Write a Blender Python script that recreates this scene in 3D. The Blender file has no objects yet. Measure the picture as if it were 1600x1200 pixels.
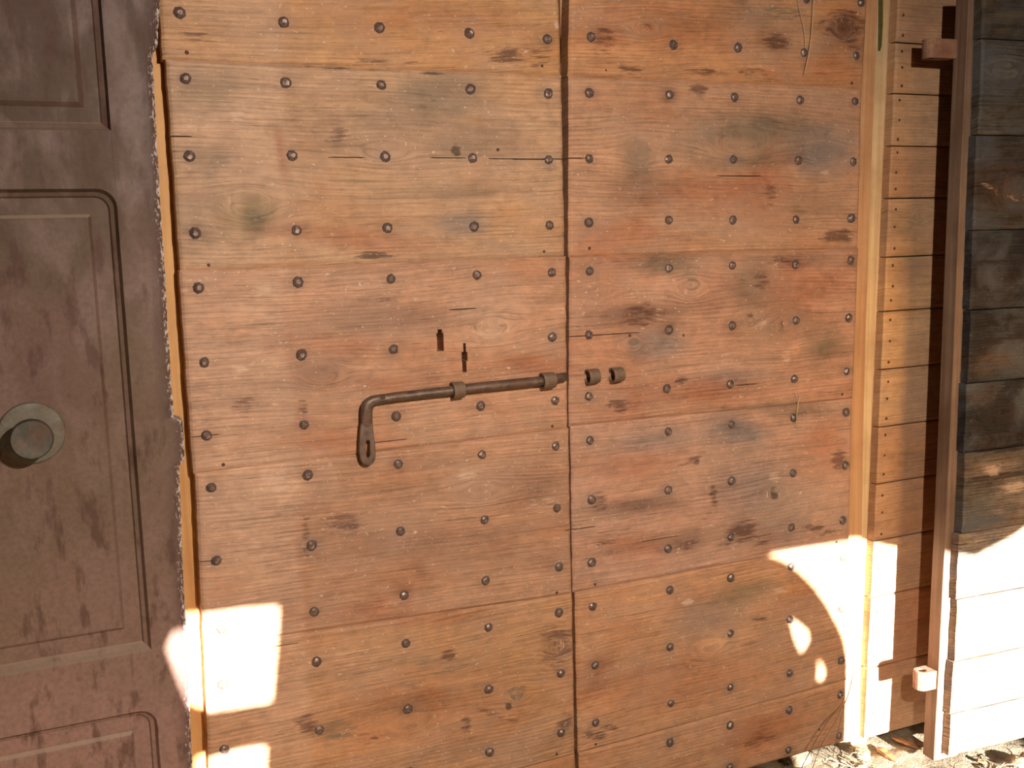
import bpy, bmesh, math, random
import numpy as np
from mathutils import Vector, Matrix
from mathutils.geometry import tessellate_polygon

random.seed(7)
S = bpy.context.scene
COL = S.collection

# ------------------------------------------------------------------ camera
FPX = 1625.0
YAW, PITCH, ROLL = 0.41632, 0.150196, 0.022566
CAM = np.array([0.0, -1.5, 1.15])
cy, sy, cp, sp = math.cos(YAW), math.sin(YAW), math.cos(PITCH), math.sin(PITCH)
_f = np.array([sy*cp, cy*cp, -sp]); _r = np.array([cy, -sy, 0.0]); _d = np.cross(_f, _r)
RIGHT = _r*math.cos(ROLL) + _d*math.sin(ROLL)
DOWN = -_r*math.sin(ROLL) + _d*math.cos(ROLL)
FWD = _f
cd = bpy.data.cameras.new('camera'); cam = bpy.data.objects.new('camera', cd); COL.objects.link(cam)
cd.sensor_fit = 'HORIZONTAL'; cd.sensor_width = 36.0; cd.lens = FPX/1600*36.0
cd.clip_start = 0.02
m = Matrix.Identity(4)
for i in range(3):
    m[i][0] = RIGHT[i]; m[i][1] = -DOWN[i]; m[i][2] = -FWD[i]; m[i][3] = CAM[i]
cam.matrix_world = m
S.camera = cam

# ------------------------------------------------------------------ exposure, sky, sun, lamp
S.view_settings.view_transform = 'Standard'
S.view_settings.look = 'None'
S.view_settings.gamma = 1.0
S.view_settings.use_curve_mapping = False
S.view_settings.exposure = 0.0

SUN_DIR = np.array([-0.03, 1.0, -0.21]); SUN_DIR /= np.linalg.norm(SUN_DIR)   # travelling direction
w = bpy.data.worlds.new('sky'); S.world = w; w.use_nodes = True
nt = w.node_tree
sky = nt.nodes.new('ShaderNodeTexSky'); sky.sky_type = 'NISHITA'; sky.sun_disc = False
sky.sun_elevation = math.radians(12.0)
sky.sun_rotation = math.radians(180.0)
bg = nt.nodes['Background']; bg.inputs['Strength'].default_value = 0.5
nt.links.new(sky.outputs[0], bg.inputs[0])

sl = bpy.data.lights.new('sun', 'SUN'); sun = bpy.data.objects.new('sun', sl); COL.objects.link(sun)
sl.energy = 55.0; sl.angle = math.radians(0.45); sl.color = (1.0, 0.975, 0.93)
sun.rotation_euler = Vector(SUN_DIR).to_track_quat('-Z', 'Y').to_euler()
sun.location = (0, -6, 3)

ll = bpy.data.lights.new('hand_lamp', 'SPOT'); lamp = bpy.data.objects.new('hand_lamp', ll); COL.objects.link(lamp)
ll.energy = 120.0; ll.shadow_soft_size = 0.012; ll.color = (1.0, 0.915, 0.81)
ll.spot_size = math.radians(116); ll.spot_blend = 1.0
lamp.location = Vector(CAM + 0.50*RIGHT - 0.36*DOWN - 0.02*FWD)
_aim = CAM + (RIGHT*((800-800)/FPX) + DOWN*((860-600)/FPX) + FWD)*1.7
lamp.rotation_euler = (Vector(_aim)-lamp.location).to_track_quat('-Z', 'Y').to_euler()

# ------------------------------------------------------------------ helpers
def lin(c):
    return tuple(((v/255)/12.92 if v/255 <= 0.04045 else ((v/255+0.055)/1.055)**2.4) for v in c)

def ray(x, y):
    return RIGHT*((x-800)/FPX) + DOWN*((y-600)/FPX) + FWD

def at(x, y, Y=0.0):
    d = ray(x, y); t = (Y-CAM[1])/d[1]
    return CAM + d*t

def onplane(x, y, p0, n):
    d = ray(x, y); t = np.dot(p0-CAM, n)/np.dot(d, n)
    return CAM + d*t

WL = {}
def empty(name, loc):
    o = bpy.data.objects.new(name, None); COL.objects.link(o)
    o.empty_display_size = 0.05
    o.location = loc; WL[o.name] = np.array(loc, float)
    return o

def link(o, parent, loc):
    COL.objects.link(o)
    loc = np.array(loc, float)
    WL[o.name] = loc
    if parent is not None:
        o.parent = parent
        o.location = loc - WL[parent.name]
    else:
        o.location = loc
    return o

def mesh_obj(name, verts, faces, mat, parent=None, loc=None, smooth=False):
    v = np.array(verts, float)
    if loc is None:
        loc = (v.min(0)+v.max(0))/2
    me = bpy.data.meshes.new(name)
    me.from_pydata([tuple(p) for p in (v-np.array(loc))], [], [tuple(f) for f in faces])
    me.update()
    if smooth:
        me.polygons.foreach_set('use_smooth', [True]*len(me.polygons))
    if mat: me.materials.append(mat)
    o = bpy.data.objects.new(name, me)
    return link(o, parent, loc)

def fix_normals(o):
    bm = bmesh.new(); bm.from_mesh(o.data)
    bmesh.ops.recalc_face_normals(bm, faces=bm.faces)
    bm.to_mesh(o.data); bm.free()

def tag(o, label=None, cat=None, group=None, kind=None):
    if label: o['label'] = label
    if cat: o['category'] = cat
    if group: o['group'] = group
    if kind: o['kind'] = kind
    return o

def _hash(i, j, s):
    h = (i.astype(np.int64)*374761393 + j.astype(np.int64)*668265263 + s*974634177) & 0x7fffffff
    h = ((h ^ (h >> 13))*1274126177) & 0x7fffffff
    return ((h ^ (h >> 16)) & 0xffff)/65535.0
def vnoise(x, y, s=0):
    i = np.floor(x); j = np.floor(y); fx = x-i; fy = y-j
    fx = fx*fx*(3-2*fx); fy = fy*fy*(3-2*fy)
    a = _hash(i, j, s); b = _hash(i+1, j, s); c = _hash(i, j+1, s); d = _hash(i+1, j+1, s)
    return (a*(1-fx)+b*fx)*(1-fy) + (c*(1-fx)+d*fx)*fy
def fnoise(x, y, s=0, oct=3):
    t = 0; a = 0.5; n = 0
    for k in range(oct):
        t = t + a*vnoise(x*2**k, y*2**k, s+k*17); n += a; a *= 0.5
    return t/n

# ------------------------------------------------------------------ materials
class NT:
    def __init__(s, name):
        s.m = bpy.data.materials.new(name); s.m.use_nodes = True
        s.t = s.m.node_tree; s.b = s.t.nodes['Principled BSDF']
    def n(s, typ, **kw):
        o = s.t.nodes.new(typ)
        for k, v in kw.items(): setattr(o, k, v)
        return o
    def l(s, a, b): s.t.links.new(a, b)
    def math(s, op, a, b=None, clamp=False):
        o = s.n('ShaderNodeMath', operation=op, use_clamp=clamp)
        for i, v in enumerate((a, b)):
            if v is None: continue
            if isinstance(v, (int, float)): o.inputs[i].default_value = v
            else: s.l(v, o.inputs[i])
        return o.outputs[0]
    def vmul(s, a, v):
        o = s.n('ShaderNodeVectorMath', operation='MULTIPLY'); s.l(a, o.inputs[0]); o.inputs[1].default_value = v
        return o.outputs[0]
    def noise(s, vec, scale, detail=4, rough=0.55, dist=0.0):
        o = s.n('ShaderNodeTexNoise'); s.l(vec, o.inputs['Vector'])
        o.inputs['Scale'].default_value = scale; o.inputs['Detail'].default_value = detail
        o.inputs['Roughness'].default_value = rough; o.inputs['Distortion'].default_value = dist
        return o.outputs['Fac']
    def ramp(s, fac, pts):
        o = s.n('ShaderNodeValToRGB'); s.l(fac, o.inputs[0]); cr = o.color_ramp
        while len(cr.elements) < len(pts): cr.elements.new(0.5)
        for e, (p, c) in zip(cr.elements, pts):
            e.position = p
            e.color = (c, c, c, 1) if isinstance(c, (int, float)) else (*c, 1)
        return o.outputs[0]
    def mix(s, fac, a, b, mode='MIX'):
        o = s.n('ShaderNodeMix', data_type='RGBA', blend_type=mode)
        for i, v in ((0, fac), (6, a), (7, b)):
            if isinstance(v, (int, float)): o.inputs[i].default_value = v
            elif isinstance(v, tuple): o.inputs[i].default_value = (*v, 1)
            else: s.l(v, o.inputs[i])
        return o.outputs[2]
    def bump(s, h, strength, dist):
        o = s.n('ShaderNodeBump'); s.l(h, o.inputs['Height'])
        o.inputs['Strength'].default_value = strength; o.inputs['Distance'].default_value = dist
        s.l(o.outputs[0], s.b.inputs['Normal'])
    def set(s, **kw):
        for k, v in kw.items():
            k = k.replace('_', ' ')
            if isinstance(v, (int, float)): s.b.inputs[k].default_value = v
            elif isinstance(v, tuple): s.b.inputs[k].default_value = (*v, 1)
            else: s.l(v, s.b.inputs[k])

def old_wood(name, contrast=1.0, rough=0.62, scuff=0.8, bump=0.45, ring=150.0, speck=(222,190,160), bloom=(168,134,112)):
    """planks: colour from the 'tint' attribute, grain along the 'gc' flow attribute, marks from 'stain'"""
    t = NT(name)
    gc = t.n('ShaderNodeAttribute', attribute_name='gc').outputs['Vector']
    tint = t.n('ShaderNodeAttribute', attribute_name='tint').outputs['Color']
    sa = t.n('ShaderNodeAttribute', attribute_name='stain')
    st, sA = sa.outputs['Color'], sa.outputs['Alpha']
    streak = t.noise(t.vmul(gc, (3.2, 30.0, 1.0)), 1.0, 6, 0.66)
    mott = t.noise(t.vmul(gc, (42.0, 64.0, 1.0)), 1.0, 5, 0.68, 0.4)
    fine = t.noise(t.vmul(gc, (9.0, 330.0, 1.0)), 1.0, 4, 0.6)
    pores = t.noise(t.vmul(gc, (38.0, 620.0, 1.0)), 1.0, 2, 0.5)
    blot = t.noise(t.vmul(gc, (5.0, 8.0, 1.0)), 1.0, 5, 0.6)
    blot2 = t.noise(t.vmul(gc, (17.0, 26.0, 1.0)), 1.0, 4, 0.65, 0.6)
    sep = t.n('ShaderNodeSeparateXYZ'); t.l(gc, sep.inputs[0])
    ph = t.math('ADD', t.math('MULTIPLY', sep.outputs[1], ring*6.283), t.math('MULTIPLY', streak, 16.0))
    rings = t.math('MULTIPLY_ADD', t.math('SINE', ph), 0.5); rings.node.inputs[2].default_value = 0.5
    ringm = t.math('MULTIPLY', rings, t.ramp(blot, [(0.42, 0.15), (0.62, 1.0)]))
    k = contrast
    f = t.ramp(streak, [(0.28, 1-0.22*k), (0.5, 1.0), (0.72, 1+0.12*k)])
    c = t.mix(1.0, tint, f, 'MULTIPLY')
    f2 = t.ramp(fine, [(0.30, 1-0.34*k), (0.47, 1.0), (0.7, 1+0.12*k)])
    c = t.mix(1.0, c, f2, 'MULTIPLY')
    f3 = t.ramp(pores, [(0.27, 1-0.45*k), (0.40, 1.0)])
    c = t.mix(0.8, c, f3, 'MULTIPLY')
    c = t.mix(1.0, c, t.ramp(mott, [(0.3, 1-0.20*k), (0.5, 1.0), (0.7, 1+0.16*k)]), 'MULTIPLY')
    c = t.mix(t.math('MULTIPLY', ringm, 0.30*k), c, t.mix(1.0, c, lin((176, 128, 104)), 'MULTIPLY'))
    # large drift of hue: redder or greyer wood
    c = t.mix(t.ramp(blot, [(0.36, 0.55*k), (0.52, 0.0)]), c, t.mix(1.0, c, (0.86, 0.66, 0.52), 'MULTIPLY'))
    c = t.mix(t.ramp(blot2, [(0.52, 0.0), (0.72, 0.42*k)]), c, t.mix(1.0, c, (0.72, 0.76, 0.80), 'MULTIPLY'))
    c = t.mix(t.ramp(blot2, [(0.30, 0.30*k), (0.44, 0.0)]), c, t.mix(1.0, c, (1.22, 1.24, 1.30), 'MULTIPLY'))
    # dusty greyish bloom
    blm = t.noise(t.vmul(gc, (8.0, 13.0, 1.0)), 1.0, 5, 0.62, 0.5); blm.node.noise_dimensions = '3D'
    blv = t.n('ShaderNodeVectorMath', operation='ADD'); t.l(t.vmul(gc, (8.0, 13.0, 1.0)), blv.inputs[0]); blv.inputs[1].default_value = (31.7, 12.9, 4.4)
    t.l(blv.outputs[0], blm.node.inputs['Vector'])
    c = t.mix(t.ramp(blm, [(0.44, 0.0), (0.66, 0.42*k)]), c, lin(bloom))
    # marks with their own outline
    sn = t.ramp(t.noise(t.vmul(gc, (30.0, 210.0, 1.0)), 1.0, 5, 0.66), [(0.30, 0.16), (0.70, 0.90)])
    mk = t.math('MULTIPLY', t.math('SUBTRACT', t.math('ADD', sA, t.math('MULTIPLY', sn, t.ramp(sA, [(0.0, 0.0), (0.12, 1.0)]))), 0.74), 3.2, clamp=True)
    mk = t.math('MULTIPLY', mk, 0.72)
    c = t.mix(mk, c, st)
    # scuffs and dust specks
    fs_ = t.noise(t.vmul(gc, (150.0, 260.0, 1.0)), 1.0, 2, 0.6)
    fsm = t.math('MULTIPLY', t.ramp(fs_, [(0.665, 0.0), (0.71, 0.9)]), t.ramp(blm, [(0.40, 0.15), (0.60, 1.0)]))
    c = t.mix(t.math('MULTIPLY', fsm, scuff), c, lin(speck))
    sc = t.noise(t.vmul(gc, (70.0, 110.0, 1.0)), 1.0, 4, 0.75)
    scm = t.math('MULTIPLY', t.ramp(sc, [(0.63, 0.0), (0.69, 0.9)]), t.ramp(blot2, [(0.40, 0.1), (0.60, 1.0)]))
    c = t.mix(t.math('MULTIPLY', scm, scuff), c, lin(speck))
    t.set(Base_Color=c, Roughness=t.math('MULTIPLY_ADD', fine, -0.2), Specular_IOR_Level=0.28)
    r = t.b.inputs['Roughness'].links[0].from_node; r.inputs[2].default_value = rough+0.12
    h = t.math('ADD', t.math('ADD', t.math('MULTIPLY', fine, 0.6), t.math('MULTIPLY', pores, 0.35)),
               t.math('ADD', t.math('MULTIPLY', streak, 0.8), t.math('MULTIPLY', rings, 0.16)))
    h = t.math('SUBTRACT', h, t.math('MULTIPLY', mk, 0.15))
    t.bump(h, bump, 0.0025)
    return t.m

def bar_wood(name, a, b, vertical=True, rough=0.6, dark=None, scale=1.0):
    """plain timber with grain along its length (object coordinates)"""
    t = NT(name)
    co = t.n('ShaderNodeTexCoord').outputs['Object']
    v = (90.0, 90.0, 3.0) if vertical else (3.0, 90.0, 90.0)
    g = t.noise(t.vmul(co, v), scale, 5, 0.6)
    bl = t.noise(co, 7.0*scale, 5, 0.6)
    c = t.mix(t.ramp(g, [(0.3, 0.0), (0.68, 1.0)]), lin(a), lin(b))
    c = t.mix(t.ramp(bl, [(0.45, 0.0), (0.7, 0.55)]), c, lin(dark or tuple(int(x*0.6) for x in a)))
    t.set(Base_Color=c, Roughness=rough, Specular_IOR_Level=0.3)
    t.bump(g, 0.35, 0.003)
    return t.m

def iron(name, a, b, metallic=0.35, rough=0.5, s=120.0):
    t = NT(name)
    co = t.n('ShaderNodeTexCoord').outputs['Object']
    g = t.noise(co, s, 5, 0.65); g2 = t.noise(co, s*0.25, 3, 0.6)
    c = t.mix(t.ramp(g, [(0.35, 0.0), (0.65, 1.0)]), lin(a), lin(b))
    c = t.mix(t.ramp(g2, [(0.48, 0.0), (0.68, 0.5)]), c, lin((112, 72, 52)))
    t.set(Base_Color=c, Metallic=metallic, Roughness=t.ramp(g2, [(0.3, rough-0.1), (0.7, rough+0.2)]))
    t.bump(g, 0.35, 0.0012)
    return t.m

def stone(name, a, b, s=6.0, rough=0.9, bumpd=0.02):
    t = NT(name)
    co = t.n('ShaderNodeTexCoord').outputs['Object']
    g = t.noise(co, s, 8, 0.65); g2 = t.noise(co, s*9, 4, 0.6)
    c = t.mix(t.ramp(g, [(0.35, 0.0), (0.65, 1.0)]), lin(a), lin(b))
    c = t.mix(t.ramp(g2, [(0.3, 0.45), (0.55, 0.0)]), c, lin(tuple(int(x*0.5) for x in a)))
    t.set(Base_Color=c, Roughness=rough, Specular_IOR_Level=0.2)
    t.bump(t.math('ADD', g, t.math('MULTIPLY', g2, 0.4)), 0.6, bumpd)
    return t.m

def paint_mat():
    """old brown paint of the panel door: smeared, chipped, paler low down and on upward faces"""
    t = NT('brown_paint')
    geo = t.n('ShaderNodeNewGeometry').outputs['Position']
    big = t.noise(t.vmul(geo, (1.0, 1.0, 0.8)), 3.6, 4, 0.55)
    sm = t.noise(t.vmul(geo, (1.5, 1.0, 0.75)), 15.0, 5, 0.6, 0.4)
    sm2 = t.noise(t.vmul(geo, (1.7, 1.0, 0.55)), 26.0, 4, 0.6)
    fine = t.noise(geo, 160.0, 4, 0.6)
    sp = t.noise(geo, 120.0, 2, 0.5)
    c = t.mix(t.ramp(big, [(0.38, 0.0), (0.60, 1.0)]), lin((106, 76, 67)), lin((101, 82, 62)))
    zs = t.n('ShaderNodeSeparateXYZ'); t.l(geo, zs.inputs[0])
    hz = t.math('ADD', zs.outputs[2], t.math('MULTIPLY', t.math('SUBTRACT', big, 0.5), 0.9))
    c = t.mix(t.ramp(t.math('MULTIPLY', hz, 0.6), [(0.60, 0.0), (0.79, 0.68)]), c, lin((74, 53, 44)))  # darker brown towards the top of the door
    c = t.mix(t.ramp(t.math('MULTIPLY', hz, 0.6), [(0.28, 0.75), (0.53, 0.0)]), c, lin((146, 112, 102)))  # paler and pinker towards the bottom
    c = t.mix(t.ramp(sm, [(0.46, 0.0), (0.62, 0.45)]), c, lin((124, 97, 88)))
    c = t.mix(t.ramp(sm2, [(0.55, 0.0), (0.65, 0.75)]), c, lin((80, 52, 42)))
    c = t.mix(t.ramp(sm, [(0.28, 0.55), (0.38, 0.0)]), c, lin((70, 48, 38)))
    c = t.mix(t.ramp(fine, [(0.35, 0.25), (0.6, 0.0)]), c, lin((64, 46, 38)))
    c = t.mix(t.ramp(sp, [(0.80, 0.0), (0.82, 0.8)]), c, lin((205, 178, 150)))
    nz = t.n('ShaderNodeSeparateXYZ'); t.l(t.n('ShaderNodeNewGeometry').outputs['True Normal'], nz.inputs[0])
    c = t.mix(t.ramp(nz.outputs[2], [(0.25, 0.0), (0.6, 0.5)]), c, lin((166, 144, 122)))   # paler on faces turned upward
    wear = t.n('ShaderNodeAttribute', attribute_name='wear').outputs['Fac']
    fl = t.noise(t.vmul(geo, (1.0, 1.0, 0.45)), 300.0, 4, 0.75)
    wd = t.math('MULTIPLY', wear, 1.0)
    c = t.mix(t.math('MULTIPLY', wd, 0.75), c, lin((74, 50, 46)))
    chip = t.math('MULTIPLY', t.math('SUBTRACT', t.math('ADD', t.math('MULTIPLY', wear, 0.40), fl), 0.84), 9.0, clamp=True)
    c = t.mix(chip, c, lin((188, 170, 160)))
    t.set(Base_Color=c, Roughness=t.ramp(sm, [(0.35, 0.66), (0.65, 0.5)]), Specular_IOR_Level=0.25)
    t.bump(t.math('ADD', t.math('MULTIPLY', fine, 0.4), t.math('ADD', t.math('MULTIPLY', sm2, 0.5), t.math('MULTIPLY', chip, 0.8))), 0.3, 0.002)
    return t.m

M = {}
M['main'] = old_wood('old_chestnut_planks')
M['nailed'] = old_wood('plain_orange_planks', contrast=0.8, scuff=0.3, bump=0.35)
M['weathered'] = old_wood('dark_weathered_planks', contrast=1.8, rough=0.75, scuff=0.5, bump=0.9, speck=(150, 130, 110), bloom=(92, 92, 94))
M['stile_main'] = bar_wood('pale_orange_stile', (196, 140, 84), (216, 164, 104), dark=(168, 108, 62))
M['stile_right'] = bar_wood('orange_stile', (182, 128, 88), (206, 158, 114), dark=(136, 88, 60))
M['stile_pale'] = bar_wood('pale_raw_stile', (204, 168, 124), (230, 202, 160), dark=(160, 120, 80))
M['stile_brown'] = bar_wood('brown_stile', (116, 88, 70), (150, 124, 104), dark=(88, 62, 48))
M['moss'] = stone('green_moss', (100, 98, 52), (122, 116, 70), 60.0)
M['nail'] = iron('forged_nail_iron', (104, 86, 80), (150, 132, 122), 0.6, 0.34, 260.0)
M['pin'] = iron('rusty_pin_iron', (66, 44, 34), (92, 64, 48), 0.2, 0.7, 300.0)
M['bolt'] = iron('wrought_bolt_iron', (88, 68, 58), (124, 102, 86), 0.45, 0.45, 80.0)
M['staple'] = iron('staple_iron', (110, 90, 74), (142, 120, 98), 0.3, 0.55, 90.0)
M['rust'] = iron('rusty_hinge_iron', (140, 96, 74), (178, 134, 108), 0.1, 0.8, 70.0)
M['brass'] = iron('dull_brass', (90, 83, 70), (112, 103, 88), 0.25, 0.6, 150.0)
M['knob'] = iron('dark_dull_brass', (64, 62, 55), (86, 83, 74), 0.4, 0.5, 90.0)
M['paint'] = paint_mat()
M['plaster'] = stone('rough_plaster', (120, 106, 88), (150, 134, 112), 4.0)
M['boards'] = bar_wood('barn_boards', (92, 70, 50), (122, 96, 70), vertical=True)
M['earth'] = stone('barn_earth', (116, 102, 82), (156, 142, 120), 26.0, bumpd=0.016)
M['straw'] = bar_wood('dry_straw', (176, 152, 114), (206, 184, 146), dark=(118, 96, 66))
M['stem'] = bar_wood('dry_brown_stem', (138, 92, 56), (168, 120, 78))
M['pebble'] = stone('field_stone', (128, 108, 84), (168, 146, 116), 20.0)
M['chip'] = bar_wood('wood_chip', (130, 92, 60), (170, 128, 88), vertical=False)

# ------------------------------------------------------------------ the setting
def slab(name, lo, hi, mat):
    x0, y0, z0 = lo; x1, y1, z1 = hi
    v = [(x0,y0,z0),(x1,y0,z0),(x1,y1,z0),(x0,y1,z0),(x0,y0,z1),(x1,y0,z1),(x1,y1,z1),(x0,y1,z1)]
    f = [(0,3,2,1),(4,5,6,7),(0,1,5,4),(1,2,6,5),(2,3,7,6),(3,0,4,7)]
    return mesh_obj(name, v, f, mat)

RX0, RX1, RY0, RY1, RZ = -1.8, 4.2, -2.6, 0.5, 2.5
tag(slab('wall_back', (RX0-0.2, RY1, -0.3), (RX1+0.2, RY1+0.3, RZ), M['plaster']), kind='structure')
tag(slab('wall_left', (RX0-0.2, RY0, -0.3), (RX0, RY1, RZ), M['plaster']), kind='structure')
tag(slab('wall_right', (RX1, RY0, -0.3), (RX1+0.2, RY1, RZ), M['plaster']), kind='structure')
tag(slab('ceiling', (RX0-0.2, RY0-0.1, RZ), (RX1+0.2, RY1+0.3, RZ+0.15), M['boards']), kind='structure')

# earth floor: uneven grid
def ground_z(x, y):
    z = 0.02*(fnoise(x*7+3, y*7, 5)-0.5) + 0.012*(fnoise(x*30, y*30, 9)-0.5)
    z = z + 0.085*np.exp(-(np.maximum(x-1.22, 0)**2/0.012 + np.abs(y+0.05)**3/0.01))*(1/(1+np.exp(-(x-0.2)*30)))
    return z
gx = np.concatenate([np.linspace(RX0, 0.9, 20)[:-1], np.linspace(0.9, 2.3, 150), np.linspace(2.3, RX1, 16)[1:]])
gy = np.concatenate([np.linspace(RY0, -0.5, 16)[:-1], np.linspace(-0.5, RY1, 100)])
GX, GY = np.meshgrid(gx, gy)
GZ = ground_z(GX, GY)
gv = np.stack([GX, GY, GZ], -1).reshape(-1, 3); nx = len(gx)
gf = [(j*nx+i, j*nx+i+1, (j+1)*nx+i+1, (j+1)*nx+i) for j in range(len(gy)-1) for i in range(nx-1)]
tag(mesh_obj('floor', gv, gf, M['earth'], loc=(0, 0, 0), smooth=True), kind='structure')

# unseen board wall added behind the viewer; holes traced to shape the sun patches
def to_wall(p, Y=RY0):
    t = (Y-p[1])/SUN_DIR[1]
    q = p + SUN_DIR*t
    return (q[0], q[2])
lit_big = [at(x, y) for x, y in [(1196,866),(1222,874),(1250,893),(1274,918),(1294,946),(1310,976),(1320,1000),(1325,1030),(1326,1080),(1324,1130),(1320,1185)]]
ztop = at(1270, 858)[2]
hole_big = [to_wall(p) for p in lit_big]
zt = hole_big[0][1]
hole_big = hole_big + [(hole_big[-1][0]+0.004, 0.575), (1.40, 0.535), (1.43, 0.515), (1.46, 0.555), (1.50, 0.52), (1.56, 0.55), (1.60, 0.505), (1.72, 0.46), (1.90, 0.46), (2.0, 0.62), (2.6, 0.66), (2.6, zt+0.03), (1.98, zt-0.01), (1.86, zt-0.06), (1.77, zt-0.085), (1.68, zt-0.06), (1.60, zt-0.03), (1.48, zt-0.006)]
hole_left = [to_wall(at(x, y)) for x, y in [(246,992),(258,968),(300,964),(380,952),(434,948),(429,1020),(422,1096),(370,1104),(320,1112),(288,1096),(268,1050)]]
hole_low = [to_wall(at(x, y)) for x, y in [(372,1172),(414,1166),(410,1250),(318,1262),(312,1192)]]
bounce_hole = [(-0.75, 0.27), (0.02, 0.26), (0.10, 0.30), (0.12, 0.47), (-0.30, 0.49), (-0.78, 0.46)]  # added opening: sun on the unseen floor bounces onto the panel door
hole_a = [to_wall(at(x, y)) for x, y in [(1234,966),(1250,976),(1262,988),(1263,1004),(1252,1020),(1243,1000)]]
hole_b = [to_wall(at(x, y)) for x, y in [(1277,1030),(1285,1040),(1288,1054),(1284,1064),(1277,1060),(1280,1045)]]
outer = [(RX0, -0.2), (RX1, -0.2), (RX1, RZ), (RX0, RZ)]
loops = [outer, hole_big, hole_left, hole_low, bounce_hole, hole_a, hole_b]
flat = [p for lp in loops for p in lp]
tris = tessellate_polygon([[Vector((a, b, 0)) for a, b in lp] for lp in loops])
wf = mesh_obj('sun_mask_wall', [(a, RY0, b) for a, b in flat], tris, M['boards'], loc=(0, RY0, 0))
fix_normals(wf)
sd = wf.modifiers.new('thickness', 'SOLIDIFY'); sd.thickness = 0.012; sd.offset = 0
tag(wf, kind='structure')

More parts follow.
